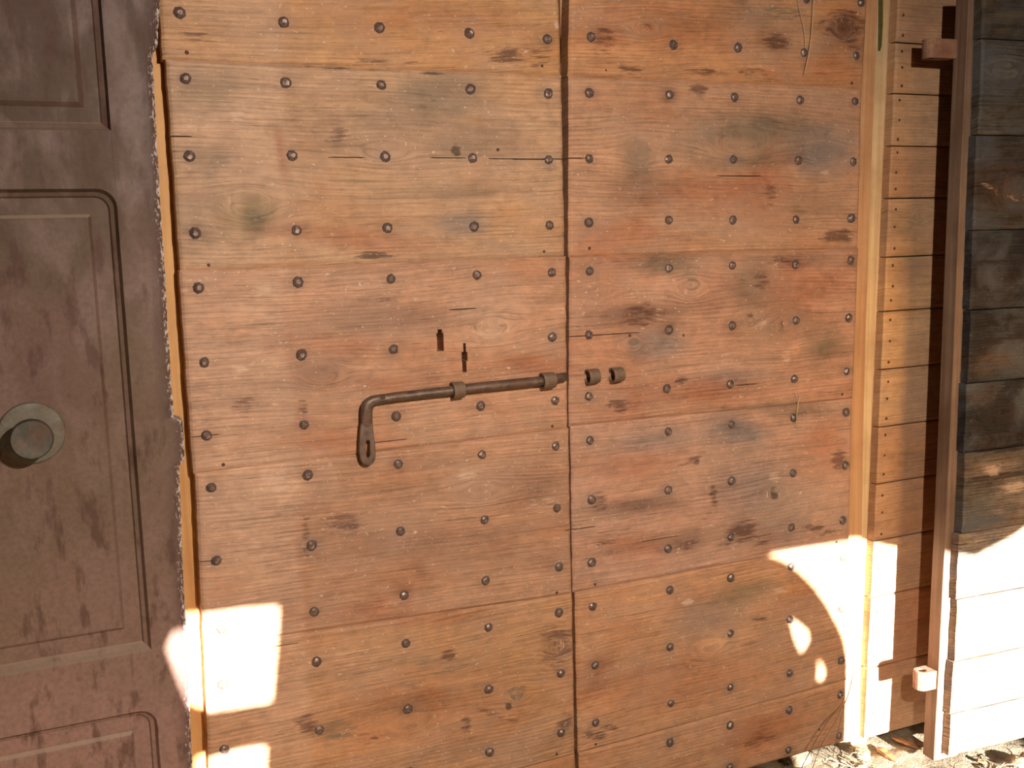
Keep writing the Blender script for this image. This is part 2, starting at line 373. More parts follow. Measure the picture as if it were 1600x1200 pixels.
# ------------------------------------------------------------------ planks
STAINS = {
 'D': (74, 42, 34), 'P': (90, 58, 52), 'G': (112, 98, 80), 'B': (120, 112, 108), 'O': (112, 98, 64),
 'R': (160, 92, 58), 'L': (208, 172, 146), 'K': (50, 34, 27), 'Y': (196, 136, 76)}
class Field:
    """colours and grain flow of one face, laid out in metres along (a) and up (z) the face"""
    def __init__(s, base, seed, var=0.08):
        s.base = np.array(lin(base)); s.seed = seed; s.var = var
        s.soft = []; s.hard = []; s.knots = []; s.band = None; s.cracks = []
def plank(name, quad, n, thick, fld, mat, parent, res=0.004, holes=(), ragged=0.0012, bow=0.0010, edge=0.0034, seed=0, tint=None):
    """quad: TL, TR, BR, BL points on the front plane; n points to the viewer"""
    TL, TR, BR, BL = [np.array(q, float) for q in quad]
    n = np.array(n, float)
    ex = (TR-TL); ex[2] = 0; ex /= np.linalg.norm(ex)
    W = max(np.linalg.norm(TR-TL), np.linalg.norm(BR-BL)); H = max(np.linalg.norm(TL-BL), np.linalg.norm(TR-BR))
    us = np.linspace(0, 1, max(3, int(W/res)+1)); vs = np.linspace(0, 1, max(5, int(H/res)+1))
    # extra rows at the rims for a soft arris
    us = np.unique(np.concatenate([us, [0.002/W, 1-0.002/W]])); vs = np.unique(np.concatenate([vs, [0.0015/H, 0.003/H, 0.006/H, 1-0.0015/H, 1-0.003/H, 1-0.006/H]]))
    hr = []
    for (hx0, hx1, hz0, hz1) in holes:      # rectangles in (along, z) metres
        u0, u1 = [(hx - np.dot(TL, ex))/W for hx in (hx0, hx1)]
        v0, v1 = [(TL[2]+(TR[2]-TL[2])*(u0+u1)/2 - hz)/H for hz in (hz1, hz0)]
        hr.append((u0, u1, v0, v1)); us = np.concatenate([us, [u0, u1]]); vs = np.concatenate([vs, [v0, v1]])
    crk = []
    for (c0, c1, cz) in fld.cracks:
        um = ((c0+c1)/2-np.dot(TL, ex))/W
        zt_ = TL[2]+(TR[2]-TL[2])*um; zb_ = BL[2]+(BR[2]-BL[2])*um
        vv = (zt_-cz)/(zt_-zb_)
        if 0.03 < vv < 0.97 and -0.2 < um < 1.2:
            crk.append((c0, c1, vv)); vs = np.concatenate([vs[np.abs(vs-vv)*H > 0.0014], [vv-0.0009/H, vv, vv+0.0009/H]])
    us = np.unique(us); vs = np.unique(vs)
    U, V = np.meshgrid(us, vs)
    P = ((TL*(1-U[..., None])+TR*U[..., None])*(1-V[..., None]) + (BL*(1-U[..., None])+BR*U[..., None])*V[..., None])
    A = P@ex; Z = P[..., 2]
    sd_ = seed + fld.seed
    # ragged ends and edges
    wl = np.clip(1-U*W/0.012, 0, 1); wr = np.clip(1-(1-U)*W/0.012, 0, 1)
    rg = (fnoise(Z*60, Z*0+3.3, sd_+1)-0.5)*2*ragged; rg2 = (fnoise(Z*60, Z*0+9.1, sd_+2)-0.5)*2*ragged
    P = P + ex*((wl*rg + wr*rg2)[..., None])
    wt = np.clip(1-V*H/0.01, 0, 1); wb = np.clip(1-(1-V)*H/0.01, 0, 1)
    P[..., 2] += wt*((fnoise(A*25, A*0+1.7, sd_+3)-0.5)*0.6*ragged) + wb*((fnoise(A*25, A*0+5.7, sd_+4)-0.5)*0.6*ragged)
    dv = np.minimum(V*H, (1-V)*H); du = np.minimum(U*W, (1-U)*W)
    de = np.minimum(dv, du)
    disp = bow*2*(fnoise(A*6, Z*14, sd_+5)-0.5) - edge*np.clip(1-de/0.006, 0, 1)**1.5 + 0.35*bow*(fnoise(A*18, Z*70, sd_+8)-0.5)
    crm = np.zeros_like(A)
    for (c0, c1, vv) in crk:
        tp = np.clip(np.minimum(A-c0, c1-A)/0.012, 0, 1)*(np.abs(V-vv)*H < 0.0002)
        disp = disp - 0.005*tp; crm = np.maximum(crm, tp)
    F = P + n*disp[..., None]
    Bk = P - n*thick
    # grain flow
    flow = Z + 0.020*(fnoise(A*2.2, Z*5, sd_+11)-0.5) + 0.004*(fnoise(A*9, Z*20, sd_+12)-0.5)
    slope = (TR[2]-TL[2]+BR[2]-BL[2])/2/W
    flow = flow - slope*A
    for (ka, kz, R, e) in fld.knots:
        da = (A-ka)/e; dz = Z-kz; r2 = da*da+dz*dz
        flow = flow - R*R*dz/(r2+0.28*R*R)*0.9
        ins = 0.55*np.exp(-(r2/(R*R*0.45)))
        flow = flow*(1-ins) + ins*(kz+np.sqrt(r2)*1.3+R*0.2)
    gc = np.stack([A + sd_*0.713, flow + sd_*0.391, np.full_like(A, sd_*1.37)], -1)
    # tint
    base = np.array(lin(tint)) if tint else fld.base
    vr = 1 + fld.var*2*(fnoise(A*3.5, Z*9, sd_+21)-0.5)
    T = base*vr[..., None]*np.ones(A.shape+(3,))
    if fld.band:
        (b0, bz0, b1, bz1, col, k) = fld.band
        be = b0+(b1-b0)*(Z-bz0)/(bz1-bz0) + 0.006*(fnoise(A*0+2.2, Z*30, sd_+41)-0.5)
        wgt = (k/(1+np.exp(np.clip((A-be)/0.0025, -30, 30))))[..., None]
        T = T*(1-wgt) + np.array(lin(STAINS[col]))*wgt
    wrp = 0.35*(fnoise(A*28, Z*45, sd_+31)-0.5) + 0.30*(fnoise(A*11, Z*22, sd_+33)-0.5)
    for (a0, z0, ra, rz, ang, col, k) in fld.soft:
        ca, sa = math.cos(ang), math.sin(ang)
        da = ((A-a0)*ca+(Z-z0)*sa)/ra; dz = (-(A-a0)*sa+(Z-z0)*ca)/rz
        r = np.sqrt(da*da+dz*dz) + wrp*1.6
        wgt = (np.minimum(k*(1.0 if col in 'LY' else 1.45), .82)*np.clip(1.4-r, 0, 1)**1.2)[..., None]
        T = T*(1-wgt) + np.array(lin(STAINS[col]))*wgt
    ST = np.zeros(A.shape+(4,)); ST[..., :3] = np.array(lin(STAINS['D']))
    for (a0, z0, ra, rz, ang, col, k) in fld.hard:
        ca, sa = math.cos(ang), math.sin(ang)
        da = ((A-a0)*ca+(Z-z0)*sa)/ra; dz = (-(A-a0)*sa+(Z-z0)*ca)/rz
        r = np.sqrt(da*da+dz*dz) + wrp*0.9
        wgt = 0.92*k*np.clip(1.5-r, 0, 1)
        up = wgt > ST[..., 3]
        ST[up, :3] = np.array(lin(STAINS[col])); ST[..., 3] = np.where(up, wgt, ST[..., 3])
    ST[crm > 0.2, :3] = np.array(lin((40, 26, 20))); ST[..., 3] = np.where(crm > 0.2, 1.0, ST[..., 3])
    nv, nu = A.shape; N = nu*nv
    verts = np.concatenate([F.reshape(-1, 3), Bk.reshape(-1, 3)])
    keep = np.ones((nv-1, nu-1), bool)
    uc = (us[:-1]+us[1:])/2; vc = (vs[:-1]+vs[1:])/2
    for (u0, u1, v0, v1) in hr:
        keep[np.ix_((vc > v0) & (vc < v1), (uc > u0) & (uc < u1))] = False
    faces = []
    def kp(j, i): return 0 <= j < nv-1 and 0 <= i < nu-1 and keep[j, i]
    for j in range(nv-1):
        for i in range(nu-1):
            if not keep[j, i]: continue
            a, b, c, d = j*nu+i, j*nu+i+1, (j+1)*nu+i+1, (j+1)*nu+i
            faces.append((a, d, c, b))
            if not kp(j-1, i): faces.append((a, b, b+N, a+N))
            if not kp(j+1, i): faces.append((d, d+N, c+N, c))
            if not kp(j, i-1): faces.append((a, a+N, d+N, d))
            if not kp(j, i+1): faces.append((b, c, c+N, b+N))
    if holes:
        for j in range(nv-1):
            for i in range(nu-1):
                if keep[j, i]:
                    a, b, c, d = j*nu+i+N, j*nu+i+1+N, (j+1)*nu+i+1+N, (j+1)*nu+i+N
                    faces.append((a, b, c, d))
    else:
        faces.append((N, N+nu-1, 2*N-1, 2*N-nu))
    loc = (TL+TR+BL+BR)/4
    o = mesh_obj(name, verts, faces, mat, parent, loc)
    me = o.data
    at_ = me.attributes.new('gc', 'FLOAT_VECTOR', 'POINT')
    # ends and edges show the same wood in depth
    gcb = gc.copy(); gcb[..., 2] += 0.3; gcb[..., 1] += 0.004
    at_.data.foreach_set('vector', np.concatenate([gc.reshape(-1, 3), gcb.reshape(-1, 3)]).astype(np.float32).ravel())
    at_ = me.attributes.new('tint', 'FLOAT_COLOR', 'POINT')
    T4 = np.concatenate([np.clip(T, 0.004, 1).reshape(-1, 3), np.ones((N, 1))], 1)
    at_.data.foreach_set('color', np.concatenate([T4, T4]).astype(np.float32).ravel())
    at_ = me.attributes.new('stain', 'FLOAT_COLOR', 'POINT')
    S4 = ST.reshape(-1, 4)
    at_.data.foreach_set('color', np.concatenate([S4, S4]).astype(np.float32).ravel())
    return o

def px_field(fld, soft, hard, knots, Y=0.0, pf=None):
    """marks read off the face: centre and half sizes"""
    pf = pf or (lambda x, y: at(x, y, Y))
    def conv(x, y, rx, ry):
        c = pf(x, y); a = pf(x+rx, y); b = pf(x, y+ry)
        return c[0], c[2], abs(a[0]-c[0]), abs(b[2]-c[2])
    for lst, out in ((soft, fld.soft), (hard, fld.hard)):
        for (x, y, rx, ry, ang, col, k) in lst:
            a0, z0, ra, rz = conv(x, y, rx, ry)
            out.append((a0, z0, ra, rz, math.radians(ang), col, k))
    for (x, y, R, e) in knots:
        a0, z0, ra, rz = conv(x, y, R, R)
        fld.knots.append((a0, z0, rz*0.72, e))

# nails: forged heads with hammered facets, four shapes shared by all
def nail_mesh(seed, R=0.0080, H=0.0052, seg=9):
    r = random.Random(seed)
    v = []; f = []
    prof = [(1.02, -0.25), (1.0, 0.12), (0.80, 0.55), (0.42, 0.92)]
    offx, offz = r.uniform(-.12, .12), r.uniform(-.12, .12)
    for k, (rr, h) in enumerate(prof):
        for i in range(seg):
            a = 2*math.pi*i/seg
            q = rr*R*(1+r.uniform(-.09, .09))
            v.append((q*math.cos(a)+offx*R*k/3, -h*H*(1+r.uniform(-.06, .06)), q*math.sin(a)+offz*R*k/3))
    for k in range(len(prof)-1):
        for i in range(seg):
            a, b = k*seg+i, k*seg+(i+1) % seg
            f.append((a, b, b+seg, a+seg))
    f.append(tuple(range((len(prof)-1)*seg, len(prof)*seg)))
    me = bpy.data.meshes.new('nail'); me.from_pydata(v, [], f); me.update()
    me.materials.append(M['nail'])
    bm = bmesh.new(); bm.from_mesh(me); bmesh.ops.recalc_face_normals(bm, faces=bm.faces); bm.to_mesh(me); bm.free()
    return me
NAILS = [nail_mesh(i, seg=s) for i, s in enumerate((8, 9, 10, 8, 7, 9))]
PINS = [nail_mesh(40+i, R=0.0028, H=0.0012, seg=6) for i in range(2)]
for p_ in PINS: p_.materials.clear(); p_.materials.append(M['pin'])

def add_nail(p, parent, meshes, s=1.0, name='nail'):
    o = bpy.data.objects.new(name, random.choice(meshes))
    link(o, parent, p)
    o.rotation_euler = (random.uniform(-.08, .08), random.uniform(0, 6.28), random.uniform(-.08, .08))
    k = s*random.uniform(.93, 1.07); o.scale = (k, k*random.uniform(.8, 1.2), k)
    return o

N0 = np.array([0, -1.0, 0])

# ------------------------------------------------------------------ double door of studded planks (two leaves)
left_nails = [
 [(270,-95),(438,-75),(589,-60),(731,-45),(853,-32)],
 [(280,20),(443,35),(593,43),(733,52),(855,61)],
 [(290,123),(447,129),(596,133),(735,139),(857,146)],
 [(296,244),(456,243),(602,245),(738,247),(857,250)],
 [(305,364),(463,360),(605,356),(741,354),(859,352)],
 [(310,450),(466,441),(611,436),(745,430),(862,426)],
 [(319,566),(471,554),(615,546),(863,527)],
 [(323,680),(475,664),(619,651),(751,634),(867,626)],
 [(330,762),(481,742),(622,725),(753,710),(868,697)],
 [(338,876),(487,852),(626,830),(757,812),(870,794)],
 [(346,983),(491,956),(632,930),(759,907),(873,886)],
 [(348,1069),(495,1034),(634,1005),(763,980),(873,957)],
 [(351,1171),(499,1140),(637,1108),(764,1077),(876,1052)],
 [(354,1275),(502,1240),(640,1205),(765,1175),(877,1145)]]
right_nails = [
 [(925,-30),(1055,-14),(1157,-8),(1260,-2),(1345,4)],
 [(926,-120),(1058,-100),(1160,-92),(1264,-84),(1350,-76)],
 [(923,58),(1052,70),(1153,74),(1256,82),(1338,87)],
 [(921,145),(1046,148),(1148,152),(1250,156),(1336,158)],
 [(921,248),(1045,249),(1146,249),(1247,251),(1333,253)],
 [(920,348),(1045,344),(1145,344),(1244,343),(1330,341)],
 [(921,424),(1045,419),(1144,415),(1243,413),(1329,407)],
 [(920,523),(1045,515),(1144,509),(1244,501),(1326,497)],
 [(920,619),(1042,607),(1141,600),(1241,592),(1323,580)],
 [(922,688),(1044,674),(1143,663),(1240,653),(1322,644)],
 [(924,781),(1044,766),(1143,751),(1239,739),(1321,727)],
 [(925,879),(1044,857),(1142,839),(1237,824),(1317,813)],
 [(926,948),(1047,922),(1142,903),(1236,885),(1317,871)],
 [(930,1039),(1047,1011),(1142,990),(1234,968),(1315,951)],
 [(931,1129),(1048,1099),(1141,1074),(1234,1052),(1314,1032)],
 [(1047,1160),(1141,1133),(1233,1109),(1313,1086)],
 [(1141,1198),(1232,1172),(1311,1150)]]
left_pins = [(292,82),(326,414),(349,726),(847,103),(850,393),(863,666),(870,926),(870,1178),(778,234)]
right_pins = [(947,110),(1331,130),(921,388),(1316,616),(930,913),(1307,847),(931,1163),(984,524),(1068,524),(1280,1140)]

def meet(quads):
    for a, b in zip(quads[:-1], quads[1:]):
        for i, j in ((3, 0), (2, 1)):
            y = (a[i][1]+b[j][1])/2
            a[i] = (a[i][0], y+0.25); b[j] = (b[j][0], y-0.25)
left_quads = [   # TL, TR, BR, BL in the photo
 [(240,-205),(870,-205),(877,116),(254,91)],
 [(259,93),(878,118),(883,400),(282,422)],
 [(280,424),(885,402),(888,669),(302,739)],
 [(305,742),(889,671),(894,927),(318,1010)],
 [(318,1013),(895,930),(899,1178),(333,1330)],
 [(334,1334),(899,1181),(903,1330),(340,1480)]]
right_quads = [
 [(896,-205),(1366,-205),(1349,136),(888,117)],
 [(890,120),(1348,138),(1342,387),(889,401)],
 [(891,403),(1343,389),(1334,622),(890,665)],
 [(892,668),(1333,624),(1328,847),(896,925)],
 [(899,928),(1328,849),(1324,1062),(904,1176)],
 [(905,1180),(1323,1065),(1321,1159),(908,1275)]]

meet(left_quads); meet(right_quads)
soft = [ # x, y, rx, ry, angle, colour, strength
 (700,150,75,40,8,'G',.45),(745,215,70,34,0,'G',.32),(600,180,80,50,10,'G',.22),(390,335,48,42,0,'O',.50),(400,345,25,20,0,'G',.45),
 (315,335,50,60,-30,'G',.25),(330,140,55,30,15,'O',.35),(330,250,40,22,0,'G',.3),(727,348,45,18,0,'B',.45),(735,300,60,22,0,'G',.22),
 (560,375,140,18,-8,'R',.32),(505,215,60,40,0,'P',.16),(440,240,8,46,4,'R',.35),(458,560,10,110,4,'R',.20),(475,900,8,110,4,'R',.16),
 (600,495,120,26,-4,'P',.30),(540,540,110,20,-6,'R',.25),(505,582,48,24,0,'P',.32),(780,470,60,40,0,'L',.22),(790,520,70,40,0,'L',.25),
 (830,570,60,14,-10,'R',.40),(620,600,120,14,-6,'R',.20),(520,690,90,22,-6,'R',.28),(380,520,90,40,0,'L',.18),(350,170,60,40,0,'L',.22),
 (820,760,60,40,0,'P',.26),(690,850,190,36,-10,'P',.22),(750,760,60,34,0,'L',.20),(430,760,90,50,-4,'L',.25),(380,840,80,60,-4,'L',.22),
 (620,960,200,16,-11,'R',.28),(760,1060,120,70,-12,'Y',.25),(700,1110,150,60,-14,'R',.20),(560,1040,60,40,-12,'L',.22),(450,1080,60,70,0,'L',.20),
 (690,25,180,30,-2,'R',.22),(560,30,90,40,0,'Y',.25),(800,140,80,30,0,'Y',.28),(330,60,90,25,0,'Y',.22),(800,350,80,30,0,'Y',.20),(640,1095,70,20,-10,'D',.18),
 # right leaf
 (1180,205,110,30,4,'G',.55),(1285,235,55,40,10,'B',.55),(1000,245,28,46,10,'G',.45),(1010,300,70,34,0,'D',.28),(1190,290,40,46,0,'R',.35),
 (1110,300,100,40,0,'R',.30),(980,370,90,30,0,'R',.35),(1180,385,120,20,0,'Y',.20),(1265,330,70,30,0,'G',.22),(1150,250,70,20,0,'G',.35),
 (1060,40,130,50,0,'R',.30),(1180,25,60,25,0,'G',.30),(1320,50,46,36,0,'D',.40),(1210,65,30,20,0,'D',.25),(1270,110,90,24,0,'R',.25),(950,60,24,30,0,'R',.30),
 (1000,490,80,16,0,'D',.40),(1180,445,34,36,0,'G',.50),(1290,540,36,28,0,'G',.48),(1022,540,48,24,0,'B',.45),(1045,412,50,18,0,'G',.45),(1250,405,46,14,0,'D',.28),
 (1030,450,60,24,0,'L',.18),(1210,505,70,36,0,'G',.30),(1150,575,120,30,0,'L',.20),(1140,592,60,16,0,'B',.40),(1250,450,70,40,0,'R',.30),(1080,610,160,22,-6,'R',.38),
 (960,640,60,22,-4,'R',.25),(1150,672,56,26,-20,'B',.52),(1020,688,60,24,0,'B',.38),(1195,770,90,60,-30,'B',.42),(1280,700,34,34,0,'R',.30),(1240,640,90,14,-6,'G',.35),
 (995,790,70,14,-4,'D',.42),(1075,845,40,20,0,'D',.30),(990,850,80,18,-8,'R',.28),(1000,725,70,24,0,'R',.26),(1100,960,60,34,0,'B',.34),(1165,925,50,22,0,'O',.32),
 (1150,1010,60,30,0,'L',.12),(1060,1060,140,40,-12,'R',.26),(1200,1140,60,40,0,'R',.30),(980,960,80,20,-8,'L',.15),(1260,940,60,24,0,'P',.18),(1300,820,60,24,0,'L',.20),
 (930,1050,30,40,0,'P',.22),(1180,820,60,30,0,'P',.20),(1250,790,90,34,0,'L',.16)]
hard = [
 (793,88,26,14,0,'D',.62),(838,84,24,15,0,'D',.40),(842,98,20,8,0,'D',.35),(580,95,30,4,0,'D',.42),(640,98,16,4,0,'D',.40),(680,115,34,3,3,'K',.38),(500,105,40,3,0,'K',.34),
 (712,234,7,9,0,'K',.60),(526,212,20,16,0,'P',.36),(583,399,34,6,0,'K',.60),(380,635,17,13,0,'P',.55),(536,816,30,20,-10,'P',.48),(478,830,7,34,0,'D',.36),
 (474,640,8,22,4,'D',.34),(868,1010,26,34,0,'P',.52),(884,1130,14,22,0,'P',.55),(808,1085,17,16,0,'G',.60),(795,1103,5,5,0,'K',.9),(478,1130,18,12,-25,'P',.52),(528,1140,24,22,0,'G',.45),
 (702,1024,12,10,0,'D',.50),(655,1070,30,10,-20,'P',.34),(770,1115,40,6,-30,'D',.40),(728,1130,9,16,0,'D',.42),(800,1135,14,8,30,'D',.36),(575,1155,14,12,0,'D',.38),(690,1040,60,12,-15,'G',.34),
 (300,55,24,14,0,'P',.34),(840,300,40,5,0,'D',.20),(600,465,40,10,0,'P',.28),
 (945,62,16,22,20,'D',.44),(985,108,22,7,0,'D',.48),(1095,140,15,8,0,'D',.60),(1098,112,24,7,0,'D',.44),(1170,112,30,8,0,'D',.34),(1214,65,18,11,0,'D',.60),(1322,36,28,20,0,'D',.58),
 (1308,50,40,14,-20,'D',.40),(1012,42,10,7,0,'D',.40),(1220,18,40,14,0,'G',.40),(1355,250,0.1,0.1,0,'D',.1),(1202,300,10,22,10,'D',.34),(1310,369,24,10,0,'D',.72),(1318,362,12,6,0,'K',.5),
 (1002,492,26,14,0,'D',.40),(1190,440,12,16,0,'P',.42),(1222,407,18,6,0,'D',.50),(990,540,14,12,0,'G',.50),(1222,512,5,16,0,'K',.50),(1172,492,8,5,0,'D',.50),(1078,440,14,14,0,'G',.30),
 (1064,594,10,6,0,'K',.60),(966,635,18,12,0,'D',.50),(1115,772,6,18,6,'D',.62),(1163,826,27,13,0,'D',.60),(1163,842,34,6,0,'D',.52),(1080,720,20,5,20,'D',.45),(1089,722,5,4,0,'K',.7),
 (1310,716,11,14,0,'P',.60),(1210,772,6,12,15,'K',.55),(1280,828,28,7,-20,'D',.42),(1190,849,16,4,0,'D',.45),(935,785,20,16,-30,'D',.34),(945,840,20,18,0,'D',.28),
 (1185,968,20,4,-8,'D',.46),(932,1150,22,7,-12,'K',.60),(955,1138,16,5,-20,'D',.50),(1105,812,10,12,0,'D',.32),(1075,852,20,8,0,'D',.36),(1190,1155,26,16,0,'D',.28),(1010,470,16,5,-20,'D',.3),
 (1290,990,14,6,0,'G',.3),(1090,1035,30,6,0,'D',.3),(1215,925,10,5,0,'L',.5),(1075,942,8,5,0,'L',.7),(932,60,6,10,0,'P',.4),
 (870,38,4,6,0,'L',.95),(430,745,20,8,0,'L',.42),(440,760,30,6,0,'L',.35),(370,180,10,10,0,'L',.45),(377,575,10,8,0,'L',.5),(412,455,30,8,0,'L',.34),(765,520,22,12,0,'L',.34),(730,740,20,12,0,'L',.4),
 (845,790,30,10,0,'L',.36),(1210,745,10,8,0,'L',.5),(1030,490,7,12,0,'L',.36),(1188,500,16,12,0,'L',.32),(1230,560,8,14,0,'L',.4),(1325,35,20,12,0,'L',.36),(1290,270,8,5,0,'L',.45)]
knots = [(505,584,24,2.0),(752,768,22,2.4),(600,235,24,2.6),(1160,222,30,2.8),(1292,238,22,2.0),(1000,240,22,1.6),(990,538,18,1.4),(942,455,14,1.6),(1226,510,24,1.4),(1172,502,12,1.4),
 (808,1086,14,1.3),(868,1010,18,1.3),(390,320,34,1.8),(1318,45,18,1.5),(1010,45,18,2.0),(1212,770,16,1.5),(770,510,24,2.0),(1080,450,22,1.6),(1110,1010,18,2.0),(640,1130,20,2.4)]

def nail_halo(fld, nails):
    for row in nails:
        for (x, y) in row:
            c = at(x, y); fld.soft.append((c[0], c[2], 0.018, 0.014, 0, random.choice('GBGP'), random.uniform(.05, .32)))

def in_quad(p, q):
    """row of the plank that holds point p, by height at p's x"""
    (x0, y0), (x1, y1) = q[0], q[1]; (x2, y2), (x3, y3) = q[2], q[3]
    t = (p[0]-x0)/(x1-x0)
    yt = y0+(y1-y0)*t
    t = (p[0]-x3)/(x2-x3); yb = y3+(y2-y3)*t
    return yt <= p[1] <= yb

def build_leaf(name, quads, nails, pins, base, seed, label, holes_px, tints):
    root = empty(name, (at(*quads[-1][3])[0]*0.5+at(*quads[-1][2])[0]*0.5, 0.02, 0.03))
    tag(root, label, 'door leaf', 'two leaves of the studded plank door')
    fld = Field(base, seed)
    px_field(fld, soft, hard, knots)
    nail_halo(fld, nails)
    if seed == 3:      # paler strip along the outer side, once covered by a batten
        b0 = at(440, 100); b1 = at(482, 1100); fld.band = (b0[0], b0[2], b1[0], b1[2], 'L', .30)
    for (x0, x1, y) in [(262,302,213),(512,572,246),(672,730,247),(762,890,248),(800,858,249),(884,915,247),(884,1000,523),(296,345,681),(880,930,826),(1148,1185,601),(420,470,1008),(1120,1190,275),(700,745,483),(1000,1060,842),(300,350,877),(560,640,690)]:
        a = at(x0, y); b = at(x1, y); fld.cracks.append((a[0], b[0], (a[2]+b[2])/2))
    planks = []
    for k, q in enumerate(quads):
        pts = [at(x, y) for x, y in q]
        # keep the foot of the leaf above the earth
        for p in pts: p[2] = max(p[2], 0.10)
        hs = []
        for (x0, x1, y0, y1) in holes_px:
            if in_quad(((x0+x1)/2, (y0+y1)/2), q):
                a = at(x0, y0); b = at(x1, y1); hs.append((a[0], b[0], b[2], a[2]))
        planks.append(plank('plank', pts, N0, 0.028, fld, M['main'], root, holes=hs, seed=k*13, tint=tints[k]))
    for lst, ms, nm in ((nails, NAILS, 'nail'), ([pins], PINS, 'pin_nail')):
        for row in lst:
            for p in row:
                for k, q in enumerate(quads):
                    if in_quad(p, q):
                        c = at(*p)
                        if c[2] < 0.11: break
                        add_nail(c, planks[k], ms, name=nm); break
    return root, planks

holes_left = [(684,691,516,522),(682,694,522,550),(724,728.5,538,552),(721.5,731,552,566),(722.5,729.5,566,584)]
leaf_l, planks_l = build_leaf('studded_door_leaf', left_quads, left_nails, left_pins, (194, 142, 102), 3,
    'wide left leaf of the studded plank door with a sliding iron bolt', holes_left,
    [(194,144,98),(184,144,110),(186,140,110),(180,134,104),(186,138,100),(180,130,92)])
leaf_r, planks_r = build_leaf('studded_door_leaf', right_quads, right_nails, right_pins, (186, 128, 88), 57,
    'narrower right leaf of the studded plank door with two empty bolt rings', [],
    [(192,138,96),(184,138,106),(184,136,108),(184,140,116),(194,142,104),(192,140,102)])

def prism(name, front_pts, n, thick, mat, parent, bevel=0.0015):
    """flat board from a front outline (world points), extruded away from the viewer"""
    n = np.array(n, float); k = len(front_pts)
    f = [np.array(p, float) for p in front_pts]; b = [p-n*thick for p in f]
    faces = [tuple(range(k)), tuple(range(2*k-1, k-1, -1))] + [(i, i+k, (i+1) % k+k, (i+1) % k) for i in range(k)]
    o = mesh_obj(name, f+b, faces, mat, parent)
    fix_normals(o)
    if bevel:
        bv = o.modifiers.new('arris', 'BEVEL'); bv.width = bevel; bv.segments = 2; bv.limit_method = 'ANGLE'
    return o

# backing of each leaf: a stile at its outer side and vertical backing boards
zb = 0.15
YB = 0.030
xl = at(254, 420, 0)[0]
def box_part(name, x0, x1, y0, y1, z0, z1, mat, parent, bevel=0.002):
    return prism(name, [(x0, y0, z0), (x1, y0, z0), (x1, y0, z1), (x0, y0, z1)], N0, y1-y0, mat, parent, bevel)
XL0 = at(283, 420)[0]; XLR = at(884, 400)[0]; XR0 = at(891, 400)[0]; XRR = at(1343, 395)[0]
ZT = at(500, -205)[2]
box_part('stile', XL0-0.060, XL0+0.07, YB, YB+0.03, zb, ZT, M['stile_main'], leaf_l)
nb = 3
for i in range(nb):
    a = XL0+0.0715+(XLR-0.003-XL0-0.0715)*i/nb; b = XL0+0.0715+(XLR-0.003-XL0-0.0715)*(i+1)/nb-0.0015
    box_part('backing_board', a, b, YB, YB+0.025, zb, ZT, M['stile_right'], leaf_l)
    a = XR0+0.004+(XRR-0.05-XR0)*i/nb; b = XR0+0.004+(XRR-0.05-XR0)*(i+1)/nb-0.0015
    box_part('backing_board', a, b, YB, YB+0.025, zb, ZT, M['stile_right'], leaf_r)
# right stile, its outer edge slightly out of true
pr_ = [at(1290, 1160, YB), at(1344, 1158, YB), at(1346, 900, YB), at(1349, 700, YB), at(1353, 520, YB), at(1360, 300, YB), at(1368, 100, YB), at(1380, -205, YB), at(1300, -205, YB)]
pr_[0][0] = pr_[-1][0] = XRR-0.045
for p in pr_: p[2] = max(p[2], 0.06)
prism('stile', pr_, N0, 0.03, M['stile_right'], leaf_r)

# ---- iron bolt with its crank handle, staples and the empty rings
def tube(name, pts, rads, mat, parent=None, seg=10, smooth=True, loc=None):
    pts = [np.array(p, float) for p in pts]
    if isinstance(rads, (int, float)): rads = [rads]*len(pts)
    v = []; f = []
    up = np.array([0.13, -0.9, 0.41]); 
    for i, p in enumerate(pts):
        d = pts[min(i+1, len(pts)-1)]-pts[max(i-1, 0)]; d = d/np.linalg.norm(d)
        a = np.cross(d, up); a /= np.linalg.norm(a); b = np.cross(d, a)
        for k in range(seg):
            t = 2*math.pi*k/seg
            v.append(p+(a*math.cos(t)+b*math.sin(t))*rads[i])
    for i in range(len(pts)-1):
        for k in range(seg):
            f.append((i*seg+k, i*seg+(k+1) % seg, (i+1)*seg+(k+1) % seg, (i+1)*seg+k))
    f.append(tuple(range(seg-1, -1, -1))); f.append(tuple(range((len(pts)-1)*seg, len(pts)*seg)))
    o = mesh_obj(name, v, f, mat, parent, loc, smooth)
    return o

YK = -0.011                    # axis of the bolt in front of the planks
bp = planks_l[2]
px_bar = [(578,627),(590,624.5),(620,620),(660,615.5),(705,610.5),(750,605),(800,600),(840,596),(866,592),(884,588.5)]
rad = [0.0072,0.0073,0.0075,0.0075,0.0078,0.0080,0.0082,0.0082,0.0078,0.0072]
bar_pts = [at(x, y, YK) for x, y in px_bar]
bolt = tube('bolt', bar_pts, rad, M['bolt'], leaf_l, 12)
